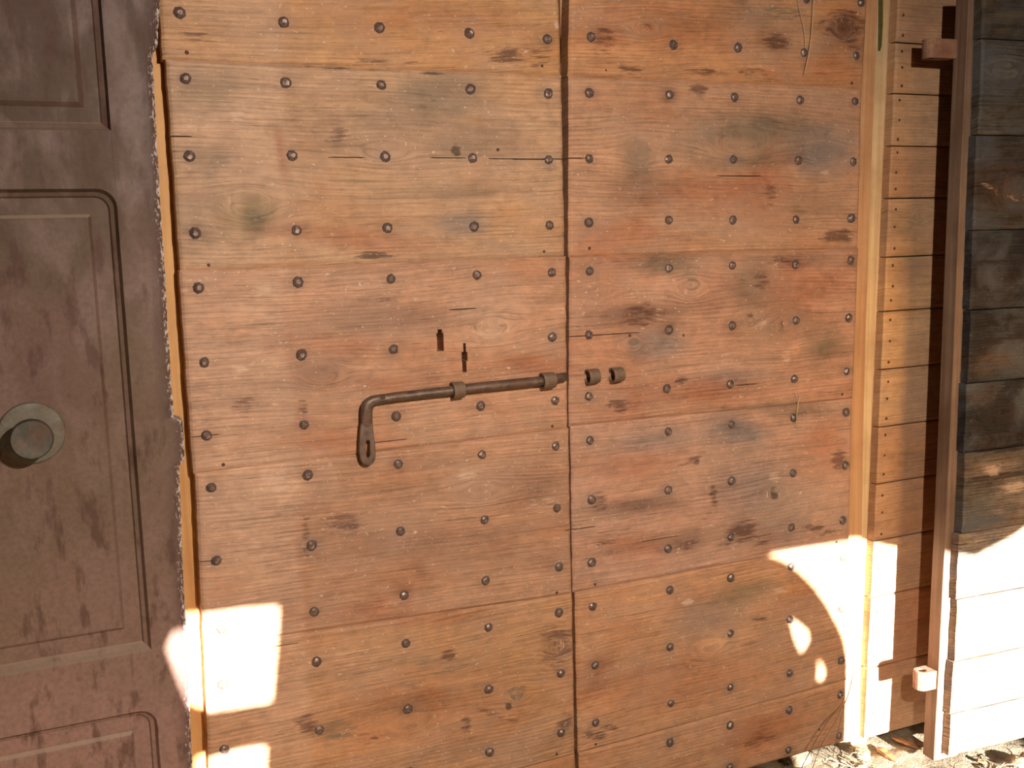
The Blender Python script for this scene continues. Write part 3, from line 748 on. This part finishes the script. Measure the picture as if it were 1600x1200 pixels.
# handle: bent round bar that flattens into a slotted tongue
YH = -0.0125
out_l = [(564,662),(563,672),(562.5,680),(561.5,692),(561.5,706),(563,717),(567,725),(574,728.5)]
out_r = [(582.5,662),(583.5,672),(584.5,680),(586,690),(587.5,706),(587,717),(583,725),(574,728.5)]
hole = [(572,689),(575,687.5),(578,689.5),(578,712),(576,716),(572.5,713.5)]
outl = [at(x, y, YH-0.0034) for x, y in out_l] + [at(x, y, YH-0.0034) for x, y in reversed(out_r[:-1])]
hl = [at(x, y, YH-0.0034) for x, y in hole]
loops = [outl, hl]; flat = [p for lp in loops for p in lp]
tr = tessellate_polygon([[Vector((p[0], p[2], 0)) for p in lp] for lp in loops])
th = 0.0066; K = len(flat)
fv = flat + [p+np.array([0, th, 0]) for p in flat]
ff = [tuple(t) for t in tr] + [tuple(i+K for i in reversed(t)) for t in tr]
o0 = 0
for lp in loops:
    k = len(lp)
    ff += [(o0+i, o0+(i+1) % k, o0+(i+1) % k+K, o0+i+K) for i in range(k)]; o0 += k
tongue = mesh_obj('handle', fv, ff, M['bolt'], bolt); fix_normals(tongue)
bv = tongue.modifiers.new('arris', 'BEVEL'); bv.width = 0.0012; bv.segments = 2; bv.limit_method = 'ANGLE'
def loft(name, secs, mat, parent, seg=14):
    """bar with elliptical sections: (point, half width in the face, half depth)"""
    pts = [np.array(q[0], float) for q in secs]; v = []; f = []
    for i, (p, w_, d_) in enumerate(secs):
        t_ = pts[min(i+1, len(pts)-1)]-pts[max(i-1, 0)]; t_ = t_/np.linalg.norm(t_)
        a = np.cross(t_, [0, 1, 0]); a /= np.linalg.norm(a); b = np.cross(t_, a)
        for k in range(seg):
            q = 2*math.pi*k/seg; cq, sq = math.cos(q), math.sin(q)
            e_ = 0.75
            v.append(p + a*w_*math.copysign(abs(cq)**e_, cq) + b*d_*math.copysign(abs(sq)**e_, sq))
    n_ = len(pts)
    for i in range(n_-1):
        for k in range(seg):
            f.append((i*seg+k, i*seg+(k+1) % seg, (i+1)*seg+(k+1) % seg, (i+1)*seg+k))
    f.append(tuple(range(seg-1, -1, -1))); f.append(tuple(range((n_-1)*seg, n_*seg)))
    o = mesh_obj(name, v, f, mat, parent, smooth=True); fix_normals(o)
    return o
loft('elbow', [(at(600,622.8,YK), .0072, .0072), (at(590,624.4,YK), .0074, .0074), (at(582,626.5,YK-.0005), .0079, .0076), (at(576.5,630.5,YK-.001), .0086, .0074),
   (at(573.6,636.5,YK-.0012), .0090, .0068), (at(572.8,644,YH), .0090, .0060), (at(572.8,654,YH), .0089, .0050), (at(573,664,YH), .0094, .0038), (at(573.2,672,YH), .0098, .0028)], M['bolt'], bolt)

def ring(name, c, axis, R, r_in, L, mat, parent, seg=20, flare=1.0):
    c = np.array(c, float); axis = np.array(axis, float); axis /= np.linalg.norm(axis)
    a = np.cross(axis, [0, 1, 0]); a /= np.linalg.norm(a); b = np.cross(axis, a)
    v = []; f = []
    rows = [(-L/2, r_in, 1), (-L/2, R, 1), (-L/2+0.001, R*1.03, 1), (0, R, 1), (L/2-0.001, R*0.98*flare, 1), (L/2, R*0.94*flare, 1), (L/2, r_in*flare, 1)]
    for (h, rr, _) in rows:
        for k in range(seg):
            t = 2*math.pi*k/seg
            v.append(c+axis*h+(a*math.cos(t)+b*math.sin(t))*rr)
    n = len(rows)
    for i in range(n):
        j = (i+1) % n
        for k in range(seg):
            f.append((i*seg+k, i*seg+(k+1) % seg, j*seg+(k+1) % seg, j*seg+k))
    o = mesh_obj(name, v, f, mat, parent); fix_normals(o)
    return o
ax = bar_pts[6]-bar_pts[4]
ring('staple', at(715, 609.5, YK), ax, 0.0132, 0.0095, 0.019, M['staple'], leaf_l)
ring('staple', at(856, 594.5, YK), ax, 0.0134, 0.0098, 0.022, M['staple'], leaf_l)
ring('bolt_ring', at(926, 588, -0.0095), (1, 0, 0.03), 0.0125, 0.0100, 0.020, M['staple'], leaf_r)
ring('bolt_ring', at(964, 585.5, -0.0095), (1, 0, 0.03), 0.0125, 0.0100, 0.020, M['staple'], leaf_r)

# ------------------------------------------------------------------ brown panel door, standing in front on the left
YP = -0.115
panel_root = empty('panel_door', (-0.2, YP+0.02, 0.0))
tag(panel_root, 'dark brown painted panel door with a round brass knob', 'door', kind='thing')
edge_px = [(253,-60),(250,0),(247,75),(238.5,79),(241,140),(245,215),(250,300),(255,380),(260,460),(265,545),(272,655),(286,658),(289,721),(280,726),(284,830),(289,940),(294,1040),(300,1180),(306,1300)]
edge = [at(x, y, YP) for x, y in edge_px]
def pxz(y, x=100): return at(x, y, YP)[2]
# panel openings (x right edge, z range)
XPL = -0.52                     # left side of the panels, out of view
open_r = [((160, -60), (165, 204)), ((182, 295), (222, 1018)), ((226, 1110), (240, 1400))]
panels = []
for (a, b) in open_r:
    pa, pb = at(*a, YP), at(*b, YP); panels.append(((pa[0]+pb[0])/2, max(pb[2], 0.16), pa[2]))
zb_door = 0.02; zt_door = pxz(-60)+0.25
XPR = at(189, 400, YP)[0]
panels = [(x, z0, z1) for (x, z0, z1) in panels]
panels[0] = (panels[0][0], panels[0][1], zt_door-0.1)
def grid_board(name, x_left, right_fn, z0, z1, y, thick, parent, nu=16, nv=320, wearfn=None, rnd=0.004):
    """board with a freely shaped right edge and a worn, rounded arris there"""
    us = np.unique(np.concatenate([np.linspace(0, 0.7, nu), np.linspace(0.7, 1.0, nu)])); vs = np.linspace(0, 1, nv)
    v = []; wr = []
    for t in vs:
        z = z0+(z1-z0)*t; xr = right_fn(z)
        for u in us:
            x = x_left+(xr-x_left)*u
            d = xr-x
            dy = rnd*(max(0, 1-d/0.012))**2 if rnd else 0
            v.append((x, y+dy, z)); wr.append(max(0.0, 1-d/0.020))
    n = len(us); N = len(v)
    v += [(a, y+thick, c) for a, b, c in v]
    f = []
    for j in range(nv-1):
        for i in range(n-1):
            a = j*n+i; f.append((a, a+1, a+n+1, a+n))
    for j in range(nv-1):
        a = j*n; f.append((a, a+n, a+n+N, a+N)); a = j*n+n-1; f.append((a, a+N, a+n+N, a+n))
    for i in range(n-1):
        a = i; f.append((a, a+N, a+1+N, a+1)); a = (nv-1)*n+i; f.append((a, a+1, a+1+N, a+N))
    for j in range(nv-1):
        a = N+j*n; f.append((a, a+n, a+2*n-1, a+n-1))
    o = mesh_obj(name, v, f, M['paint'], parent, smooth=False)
    at_ = o.data.attributes.new('wear', 'FLOAT', 'POINT')
    at_.data.foreach_set('value', np.array(wr+wr, np.float32))
    return o
ez = np.array([p[2] for p in edge])[::-1]; exx = np.array([p[0] for p in edge])[::-1]
rr_ = random.Random(3)
def right_edge(z):
    return float(np.interp(z, ez, exx)) + 0.0016*(float(fnoise(np.array([z*45.0]), np.array([2.2]), 4)[0])-0.5)
grid_board('stile', XPR, right_edge, zb_door, zt_door, YP, 0.04, panel_root)
# rails between the panels (left part of the frame)
def plain(name, x0, x1, z0, z1, parent):
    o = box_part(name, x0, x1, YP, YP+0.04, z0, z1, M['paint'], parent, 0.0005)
    return o
xr_in = XPR
rails = [(panels[0][2], zt_door), (panels[1][2], panels[0][1]), (panels[2][2], panels[1][1]), (zb_door, panels[2][1])]
for (a, b) in rails: plain('rail', XPL, XPR, a, b, panel_root)
plain('stile', XPL-0.11, XPL, zb_door, zt_door, panel_root)
def raised_panel(x1, z0, z1, round_top, round_bot, wide):
    """sunk moulding and raised field, as nested outlines going in"""
    prof = [(0.0, 0.0), (0.0035, 0.008), (0.008, 0.0095), (0.010, 0.013), (0.030, 0.0125), (0.034, 0.0085), (0.036, 0.0080)]
    if wide: prof = [(0.0, 0.0), (0.003, 0.009), (0.009, 0.011), (0.0105, 0.013), (0.028, 0.0125), (0.034, 0.0085), (0.038, 0.008)]
    x0 = XPL
    v = []; f = []
    rings_ = []
    for (ins, dep) in prof:
        pts = []
        def corner(cx, cz, sx, sz, rad):
            rad = max(rad-ins*0.6, 0.0006)
            c0 = (cx-sx*(ins+rad), cz-sz*(ins+rad))
            for k in range(7):
                t = math.pi/2*k/6
                pts.append((c0[0]+sx*rad*math.sin(t) if sx*sz > 0 else c0[0]+sx*rad*math.cos(t),
                            c0[1]+sz*rad*math.cos(t) if sx*sz > 0 else c0[1]+sz*rad*math.sin(t)))
        corner(x1, z1, 1, 1, round_top); corner(x1, z0, 1, -1, round_bot); corner(x0, z0, -1, -1, round_bot); corner(x0, z1, -1, 1, round_top)
        rings_.append([(a, YP+dep, b) for a, b in pts])
    k = len(rings_[0])
    for r in rings_: v += r
    for i in range(len(rings_)-1):
        for j in range(k):
            f.append((i*k+j, i*k+(j+1) % k, (i+1)*k+(j+1) % k, (i+1)*k+j))
    f.append(tuple(range((len(rings_)-1)*k, len(rings_)*k)))
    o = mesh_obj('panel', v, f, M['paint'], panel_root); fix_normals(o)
    # the frame corners outside a rounded moulding
    for (cz, sz, rad) in ((z1, 1, round_top), (z0, -1, round_bot)):
        if rad < 0.004: continue
        arc = [(x1-rad+rad*math.sin(math.pi/2*q/6), YP, cz-sz*(rad-rad*math.cos(math.pi/2*q/6))) for q in range(7)]
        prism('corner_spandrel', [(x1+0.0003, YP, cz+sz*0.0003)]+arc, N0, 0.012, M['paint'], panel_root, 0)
    return o
# strips of frame between XPR and each panel's own right side
for (x1, z0, z1), rt, rb, wd in zip(panels, (0.001, 0.022, 0.022), (0.001, 0.0015, 0.001), (True, False, False)):
    raised_panel(XPR, z0, z1, rt, rb, wd)
# knob on its rose
def lathe(name, c, prof, mat, parent, seg=36):
    c = np.array(c, float); v = []; f = []
    for (r, h) in prof:
        for k in range(seg):
            t = 2*math.pi*k/seg; v.append((c[0]+r*math.cos(t), c[1]-h, c[2]+r*math.sin(t)))
    for i in range(len(prof)-1):
        for k in range(seg):
            f.append((i*seg+k, i*seg+(k+1) % seg, (i+1)*seg+(k+1) % seg, (i+1)*seg+k))
    f.append(tuple(range((len(prof)-1)*seg, len(prof)*seg)))
    o = mesh_obj(name, v, f, mat, parent, smooth=True); fix_normals(o)
    md = o.modifiers.new('edges', 'EDGE_SPLIT'); md.split_angle = math.radians(38)
    return o
kc = at(50, 676, YP+0.008)
rose = lathe('rose', kc, [(0.0385, -0.001), (0.0385, 0.003), (0.037, 0.0048), (0.033, 0.0055), (0.012, 0.0062)], M['brass'], panel_root)
lathe('knob', kc, [(0.012, 0.004), (0.0115, 0.020), (0.0145, 0.030), (0.0215, 0.038), (0.0245, 0.044), (0.0240, 0.049), (0.0225, 0.0510), (0.0185, 0.0508), (0.010, 0.0495), (0.003, 0.049)], M['knob'], rose)

# ------------------------------------------------------------------ orange nailed door behind, right of the double door
YN = 0.150
nroot = empty('nailed_plank_door', (1.75, YN+0.02, 0.0))
tag(nroot, 'orange plank door with rows of tiny nails standing behind the others', 'door', kind='thing')
fn = Field((190, 136, 88), 91, 0.12)
px_field(fn, [(1440,25,30,20,0,'P',.15),(1420,420,30,30,0,'G',.25),(1410,480,40,20,0,'Y',.3),(1430,80,20,30,0,'R',.2),(1410,350,30,24,0,'O',.25)], [(1425,330,20,6,0,'D',.25)], [(1440,340,14,1.5)], Y=YN)
jl = [(-190,-190),(-105,-103),(-18,-16),(66,70),(146,150),(228,228),(310,308),(402,396),(487,476),(578,568),(668,655),(757,743),(846,831),(935,916),(1046,1026),(1178,1158)]
el = lambda y: np.interp(y, [-190,0,100,300,600,850,1050,1160], [1412,1403.5,1399,1390,1377,1366,1356,1351])
nplanks = []
XNR = at(1700, 600, YN)[0]
for k in range(len(jl)-1):
    (a, _), (b, _) = jl[k], jl[k+1]
    # left end from the photo, right end hidden behind the next door
    sl_a = (jl[k][1]-jl[k][0])/66.0; sl_b = (jl[k+1][1]-jl[k+1][0])/66.0
    TL = at(el(a+1), a+1, YN); BL = at(el(b-1), b-1, YN)
    TR = TL.copy(); TR[0] = XNR; BR = BL.copy(); BR[0] = XNR
    TR[2] = TL[2]; BR[2] = BL[2]
    for p in (BL, BR): p[2] = max(p[2], 0.02)
    nplanks.append(plank('plank', [TL, TR, BR, BL], N0, 0.022, fn, M['nailed'], nroot, res=0.006, ragged=0.0010, seed=k*7, edge=0.0022,
        tint=random.choice([(200,158,120),(196,152,116),(206,164,122),(196,148,110)])))
for k in range(len(jl)-1):
    a, b = jl[k][0], jl[k+1][0]
    nn = 3
    for i in range(nn):
        y = a+(b-a)*(i+0.5)/nn + random.uniform(-4, 4)
        if y < -180: continue
        c = at(el(y)+10+random.uniform(-1.5, 1.5), y, YN)
        if c[2] > 0.05: add_nail(c, nplanks[k], PINS, 1.15, 'pin_nail')
prism('stile', [at(1330,1168,YN+.022), at(el(1168)+3,1168,YN+.022), at(el(850)+3,850,YN+.022), at(el(600)+3,600,YN+.022), at(el(300)+3,300,YN+.022), at(el(-190)+3,-190,YN+.022), at(1364,-190,YN+.022)], N0, 0.04, M['stile_pale'], nroot)
# moss on the upper part of the pale stile
mz = [at(1373,-30,YN+.0213), at(1380,-30,YN+.0213), at(1379.5,40,YN+.0213), at(1377.5,72,YN+.0213), at(1375,80,YN+.0213), at(1372,79,YN+.0213), at(1372.5,40,YN+.0213)]
prism('moss', mz, N0, 0.002, M['moss'], nroot, 0)

# ------------------------------------------------------------------ dark weathered door at the right edge
p0 = at(1512, 600, 0.0); kk = math.radians(3.5)
n3 = np.array([-math.sin(kk), -math.cos(kk), 0.0])
e3 = np.array([math.cos(kk), -math.sin(kk), 0.0])
wroot = empty('weathered_plank_door', (p0[0]+0.2, 0.02, 0.0))
tag(wroot, 'blackened weathered plank door with hinge eyes at the right edge', 'door', kind='thing')
def f3(x, y): return onplane(x, y, p0, n3)
f3w = Field((92, 78, 66), 131, 0.25)
px_field(f3w, [(1570,30,60,24,0,'G',.3),(1560,110,60,40,0,'B',.3),(1570,270,50,30,0,'D',.3),(1590,300,40,24,0,'Y',.15),(1530,430,30,30,0,'K',.4),(1560,440,60,20,0,'K',.5),(1560,505,50,16,0,'K',.4),
   (1560,560,50,20,0,'Y',.16),(1530,620,30,20,0,'Y',.1),(1570,650,60,30,0,'K',.4),(1560,690,60,14,0,'K',.5),(1550,735,40,14,0,'L',.4),(1590,770,50,20,0,'L',.35),(1530,780,30,20,0,'G',.4),(1570,850,70,50,0,'L',.45)],
   [(1560,300,30,5,-20,'L',.35),(1575,22,30,7,0,'G',.7),(1550,410,60,4,0,'K',.7),(1560,530,50,5,3,'K',.8),(1550,700,60,6,-6,'K',.6),(1555,745,50,5,0,'K',.8),(1550,735,14,8,0,'L',.6),(1585,760,20,8,0,'L',.6),(1590,955,30,10,-20,'G',.6)],
   [(1590,300,30,2.0),(1570,110,24,2.5),(1560,650,22,3.0)], pf=f3)
j3 = [-12,60,211,360,485,600,708,835,938,1035,1117,1184]
e3x = lambda y: np.interp(y, [-20,100,600,835,1050,1190], [1537,1533,1512,1502,1491,1481])
X3W = 0.62
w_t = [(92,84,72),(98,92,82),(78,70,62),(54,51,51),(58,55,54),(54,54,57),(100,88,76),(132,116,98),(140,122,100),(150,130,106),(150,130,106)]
offs = [0,1,-1,0,1.5,-.5,1.5,-1.5,1.5,-1,1.5]
wplanks = []
for k in range(len(j3)-1):
    a, b = j3[k]+0.8, j3[k+1]-0.8
    TL = f3(e3x(a)+offs[k], a); BL = f3(e3x(b)+offs[k], b)
    TR = TL+e3*X3W; BR = BL+e3*X3W
    for p in (BL, BR): p[2] = max(p[2], 0.03)
    if TL[2] < 0.05: continue
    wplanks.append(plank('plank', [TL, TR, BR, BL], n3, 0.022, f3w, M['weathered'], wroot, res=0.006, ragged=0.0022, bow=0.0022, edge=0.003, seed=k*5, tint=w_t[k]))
# stile with visible side: front face behind the plank ends, side towards the double door
yS = 0.022
def fs(x, y): return onplane(x, y, p0 - n3*yS, n3)
sl_l = [(-12,1514.5),(100,1509),(300,1500),(600,1488),(835,1477.5),(1050,1467),(1245,1457)]
front = [fs(x, y) for y, x in sl_l] 
front_r = [fs(e3x(y)+14, y) for y, x in reversed(sl_l)]
outl = front+front_r
for p in outl: p[2] = max(p[2], 0.012)
prism('stile', outl, n3, 0.034, M['stile_brown'], wroot, 0.002)
prism('stile', [p+e3*(X3W-0.10) for p in outl], n3, 0.034, M['stile_brown'], wroot, 0.002)

for i in range(3):  # unseen boards added to stop sun leaking through the plank gaps
    a = p0 - n3*(yS+0.003) + e3*(0.035+i*0.16); b = a+e3*0.158
    prism('backing_board', [(a[0], a[1], 0.05), (b[0], b[1], 0.05), (b[0], b[1], 1.25), (a[0], a[1], 1.25)], n3, 0.02, M['stile_brown'], wroot, 0.001)

def hinge_eye(c, w, h, d, hole_r):
    """iron eye: block rounded on its free side with an upright hole"""
    pts = []
    for k in range(9):
        t = math.pi/2+math.pi*k/8
        pts.append((-w+d/2*0.9+d/2*0.9*math.cos(t), d/2*math.sin(t)))
    pts = [(0.012, d/2)]+pts+[(0.012, -d/2)]
    hp = [(-w+d*0.52+hole_r*math.cos(2*math.pi*k/12), hole_r*math.sin(2*math.pi*k/12)) for k in range(12)]
    loops = [pts, hp]; flat = [p for lp in loops for p in lp]; K = len(flat)
    tr = tessellate_polygon([[Vector((a, b, 0)) for a, b in lp] for lp in loops])
    def wp(p, z):
        q = np.array(c)+e3*p[0]-n3*p[1]; q[2] += z; return q
    v = [wp(p, h/2) for p in flat]+[wp(p, -h/2) for p in flat]
    f = [tuple(t) for t in tr]+[tuple(i+K for i in reversed(t)) for t in tr]; o0 = 0
    for lp in loops:
        k = len(lp); f += [(o0+i, o0+(i+1) % k, o0+(i+1) % k+K, o0+i+K) for i in range(k)]; o0 += k
    o = mesh_obj('hinge_eye', v, f, M['rust'], wroot); fix_normals(o)
    bv = o.modifiers.new('arris', 'BEVEL'); bv.width = 0.0025; bv.segments = 2; bv.limit_method = 'ANGLE'
    return o
def fh(x, y, d=0.022): return onplane(x, y, p0 - n3*(yS+d), n3)
hinge_eye(fh(1480, 78, 0.040), 0.056, 0.036, 0.030, 0.008)
hinge_eye(fh(1449, 1059), 0.032, 0.040, 0.032, 0.009)

# ------------------------------------------------------------------ straw, stems and rubble at the foot of the doors
def stalk(name, px, Y, r, mat, label, cat, group=None):
    pts = [at(x, y, Y[i] if isinstance(Y, (list, tuple)) else Y) for i, (x, y) in enumerate(px)]
    # smooth with midpoints
    for _ in range(2):
        q = [pts[0]]
        for a, b in zip(pts[:-1], pts[1:]): q += [a*0.75+b*0.25, a*0.25+b*0.75]
        pts = q+[pts[-1]]
    o = tube(name, pts, [r*(0.75+0.25*math.sin(3.1*i/len(pts))) for i in range(len(pts))], mat, None, 6)
    return tag(o, label, cat, group)
stalk('straw_stalk', [(1275,-70),(1271,10),(1268,60),(1263,90),(1257,116)], -0.008, 0.0008, M['straw'], 'long pale straw hanging down the top right planks', 'straw')
stalk('straw_stalk', [(1240,-70),(1248,10),(1256,40),(1259,62),(1258,74)], -0.007, 0.0005, M['straw'], 'thinner faint straw hanging left of the long pale one', 'straw')
stalk('straw_stalk', [(1250,616),(1247,630),(1245,645),(1244,668)], -0.007, 0.0008, M['straw'], 'short straw stuck upright beside a nail on the right leaf', 'straw')
stalk('straw_stalk', [(1241,612),(1246,622),(1247,634)], -0.006, 0.0006, M['straw'], 'tiny bent straw crossing the short upright straw', 'straw')
yy = [-0.01,-0.02,-0.035,-0.05,-0.07]
stalk('dry_stem', [(1338,1034),(1326,1084),(1320,1100),(1290,1128),(1252,1200)], yy, 0.0011, M['stem'], 'longest dry stem leaning on the foot of the right leaf', 'plant stem')
stalk('dry_stem', [(1318,1102),(1300,1136),(1282,1165),(1268,1205)], yy[1:], 0.0008, M['stem'], 'middle dry stem branching down to the straw', 'plant stem')
stalk('dry_stem', [(1319,1102),(1312,1130),(1306,1160),(1300,1190)], yy[1:], 0.0007, M['stem'], 'right short dry stem dropping straight to the straw', 'plant stem')

def rock(name, c, s, seed, mat, label, cat, squash=(1, .8, .6)):
    bm = bmesh.new(); bmesh.ops.create_icosphere(bm, subdivisions=3, radius=1.0)
    r = np.random.RandomState(seed)
    ds = r.randn(10, 3); ds /= np.linalg.norm(ds, axis=1)[:, None]; hh = r.uniform(.62, .92, 10)
    for v in bm.verts:
        p = np.array(v.co)
        for d, h in zip(ds, hh):
            k = p@d
            if k > h: p = p-d*(k-h)*0.9
        v.co = p*np.array(squash)*s
    me = bpy.data.meshes.new(name); bm.to_mesh(me); bm.free(); me.materials.append(mat)
    o = bpy.data.objects.new(name, me); link(o, None, c); o.rotation_euler[2] = seed
    return tag(o, label, cat)
def on_ground(x, y, z=0.0):
    d = ray(x, y); t = (z-CAM[2])/d[2]; p = CAM+d*t
    p[2] = float(ground_z(np.array(p[0]), np.array(p[1])))
    return p
g = on_ground(1240, 1192); rock('field_stone', g+[0, 0, 0.012], 0.040, 2, M['pebble'], 'brown field stone under the foot of the right leaf', 'stone')
g = on_ground(1345, 1180); rock('field_stone', g+[0, 0, 0.004], 0.022, 5, M['pebble'], 'small sunlit stone beside the pale stile', 'stone')
g = on_ground(1596, 1196); rock('field_stone', g+[0, 0, 0.004], 0.026, 9, M['pebble'], 'shaded stone in the far bottom right corner', 'stone')
def chip(px, z, w, label):
    a = on_ground(*px[0]); b = on_ground(*px[1]); a[2] += z; b[2] += z*0.7
    d = b-a; L = np.linalg.norm(d); d /= L; s = np.cross(d, [0, 0, 1]); s /= np.linalg.norm(s)
    prof = [0.45, 1, 0.9, 1, 0.6, 0.2]; v = []; f = []
    for i, q in enumerate(prof):
        p = a+d*L*i/(len(prof)-1)
        for (u, h) in ((-1, 0), (-.8, 1), (.7, 1.1), (1, 0)):
            v.append(p+s*u*w*q+np.array([0, 0, h*w*0.55*q]))
    for i in range(len(prof)-1):
        for k in range(4): f.append((i*4+k, i*4+(k+1) % 4, (i+1)*4+(k+1) % 4, (i+1)*4+k))
    f += [(3, 2, 1, 0), tuple(range(len(v)-4, len(v)))]
    o = mesh_obj('wood_chip', v, f, M['chip']); fix_normals(o)
    return tag(o, label, 'wood chip')
chip([(1395,1155),(1440,1172)], 0.008, 0.008, 'long splinter of wood lying across the sunny straw')
chip([(1372,1168),(1400,1192)], 0.008, 0.010, 'broken wood chip in front of the long splinter')
chip([(1525,1190),(1545,1196)], 0.008, 0.006, 'small dark chip below the weathered door')

# loose straw litter: many short stalks, one object
rs = np.random.RandomState(11)
v = []; f = []
for i in range(2600):
    x = rs.uniform(1.05, 2.0); y = rs.uniform(-0.40, 0.14)
    L = rs.uniform(0.008, 0.06); a = rs.uniform(0, 6.28); r = rs.uniform(0.0005, 0.0012)
    tlt = rs.uniform(-0.15, 0.25)
    c = np.array([x, y, float(ground_z(np.array(x), np.array(y)))+rs.uniform(0.0, 0.012)])
    d = np.array([math.cos(a)*math.cos(tlt), math.sin(a)*math.cos(tlt), math.sin(tlt)])
    if any(q[1] > 0.14 or q[1] < -0.6 or (q[0] < 1.42 and q[1] > -0.012) or (q[0] > 1.54 and q[1] > -0.035) for q in (c, c+d*L)): continue
    s = np.cross(d, [0, 0, 1]); s /= np.linalg.norm(s); u = np.cross(s, d)
    b0 = len(v); bend = u*rs.uniform(-0.006, 0.006)
    for q, off in ((0, 0), (0.5, 1), (1, 0)):
        for k in range(3):
            t = 2.094*k; v.append(c+d*L*q+bend*off+(s*math.cos(t)+u*math.sin(t))*r)
    for q in range(2):
        for k in range(3): f.append((b0+q*3+k, b0+q*3+(k+1) % 3, b0+q*3+3+(k+1) % 3, b0+q*3+3+k))
tag(mesh_obj('straw_litter', v, f, M['straw']), 'loose straw litter strewn over the earth floor', 'straw', kind='stuff')
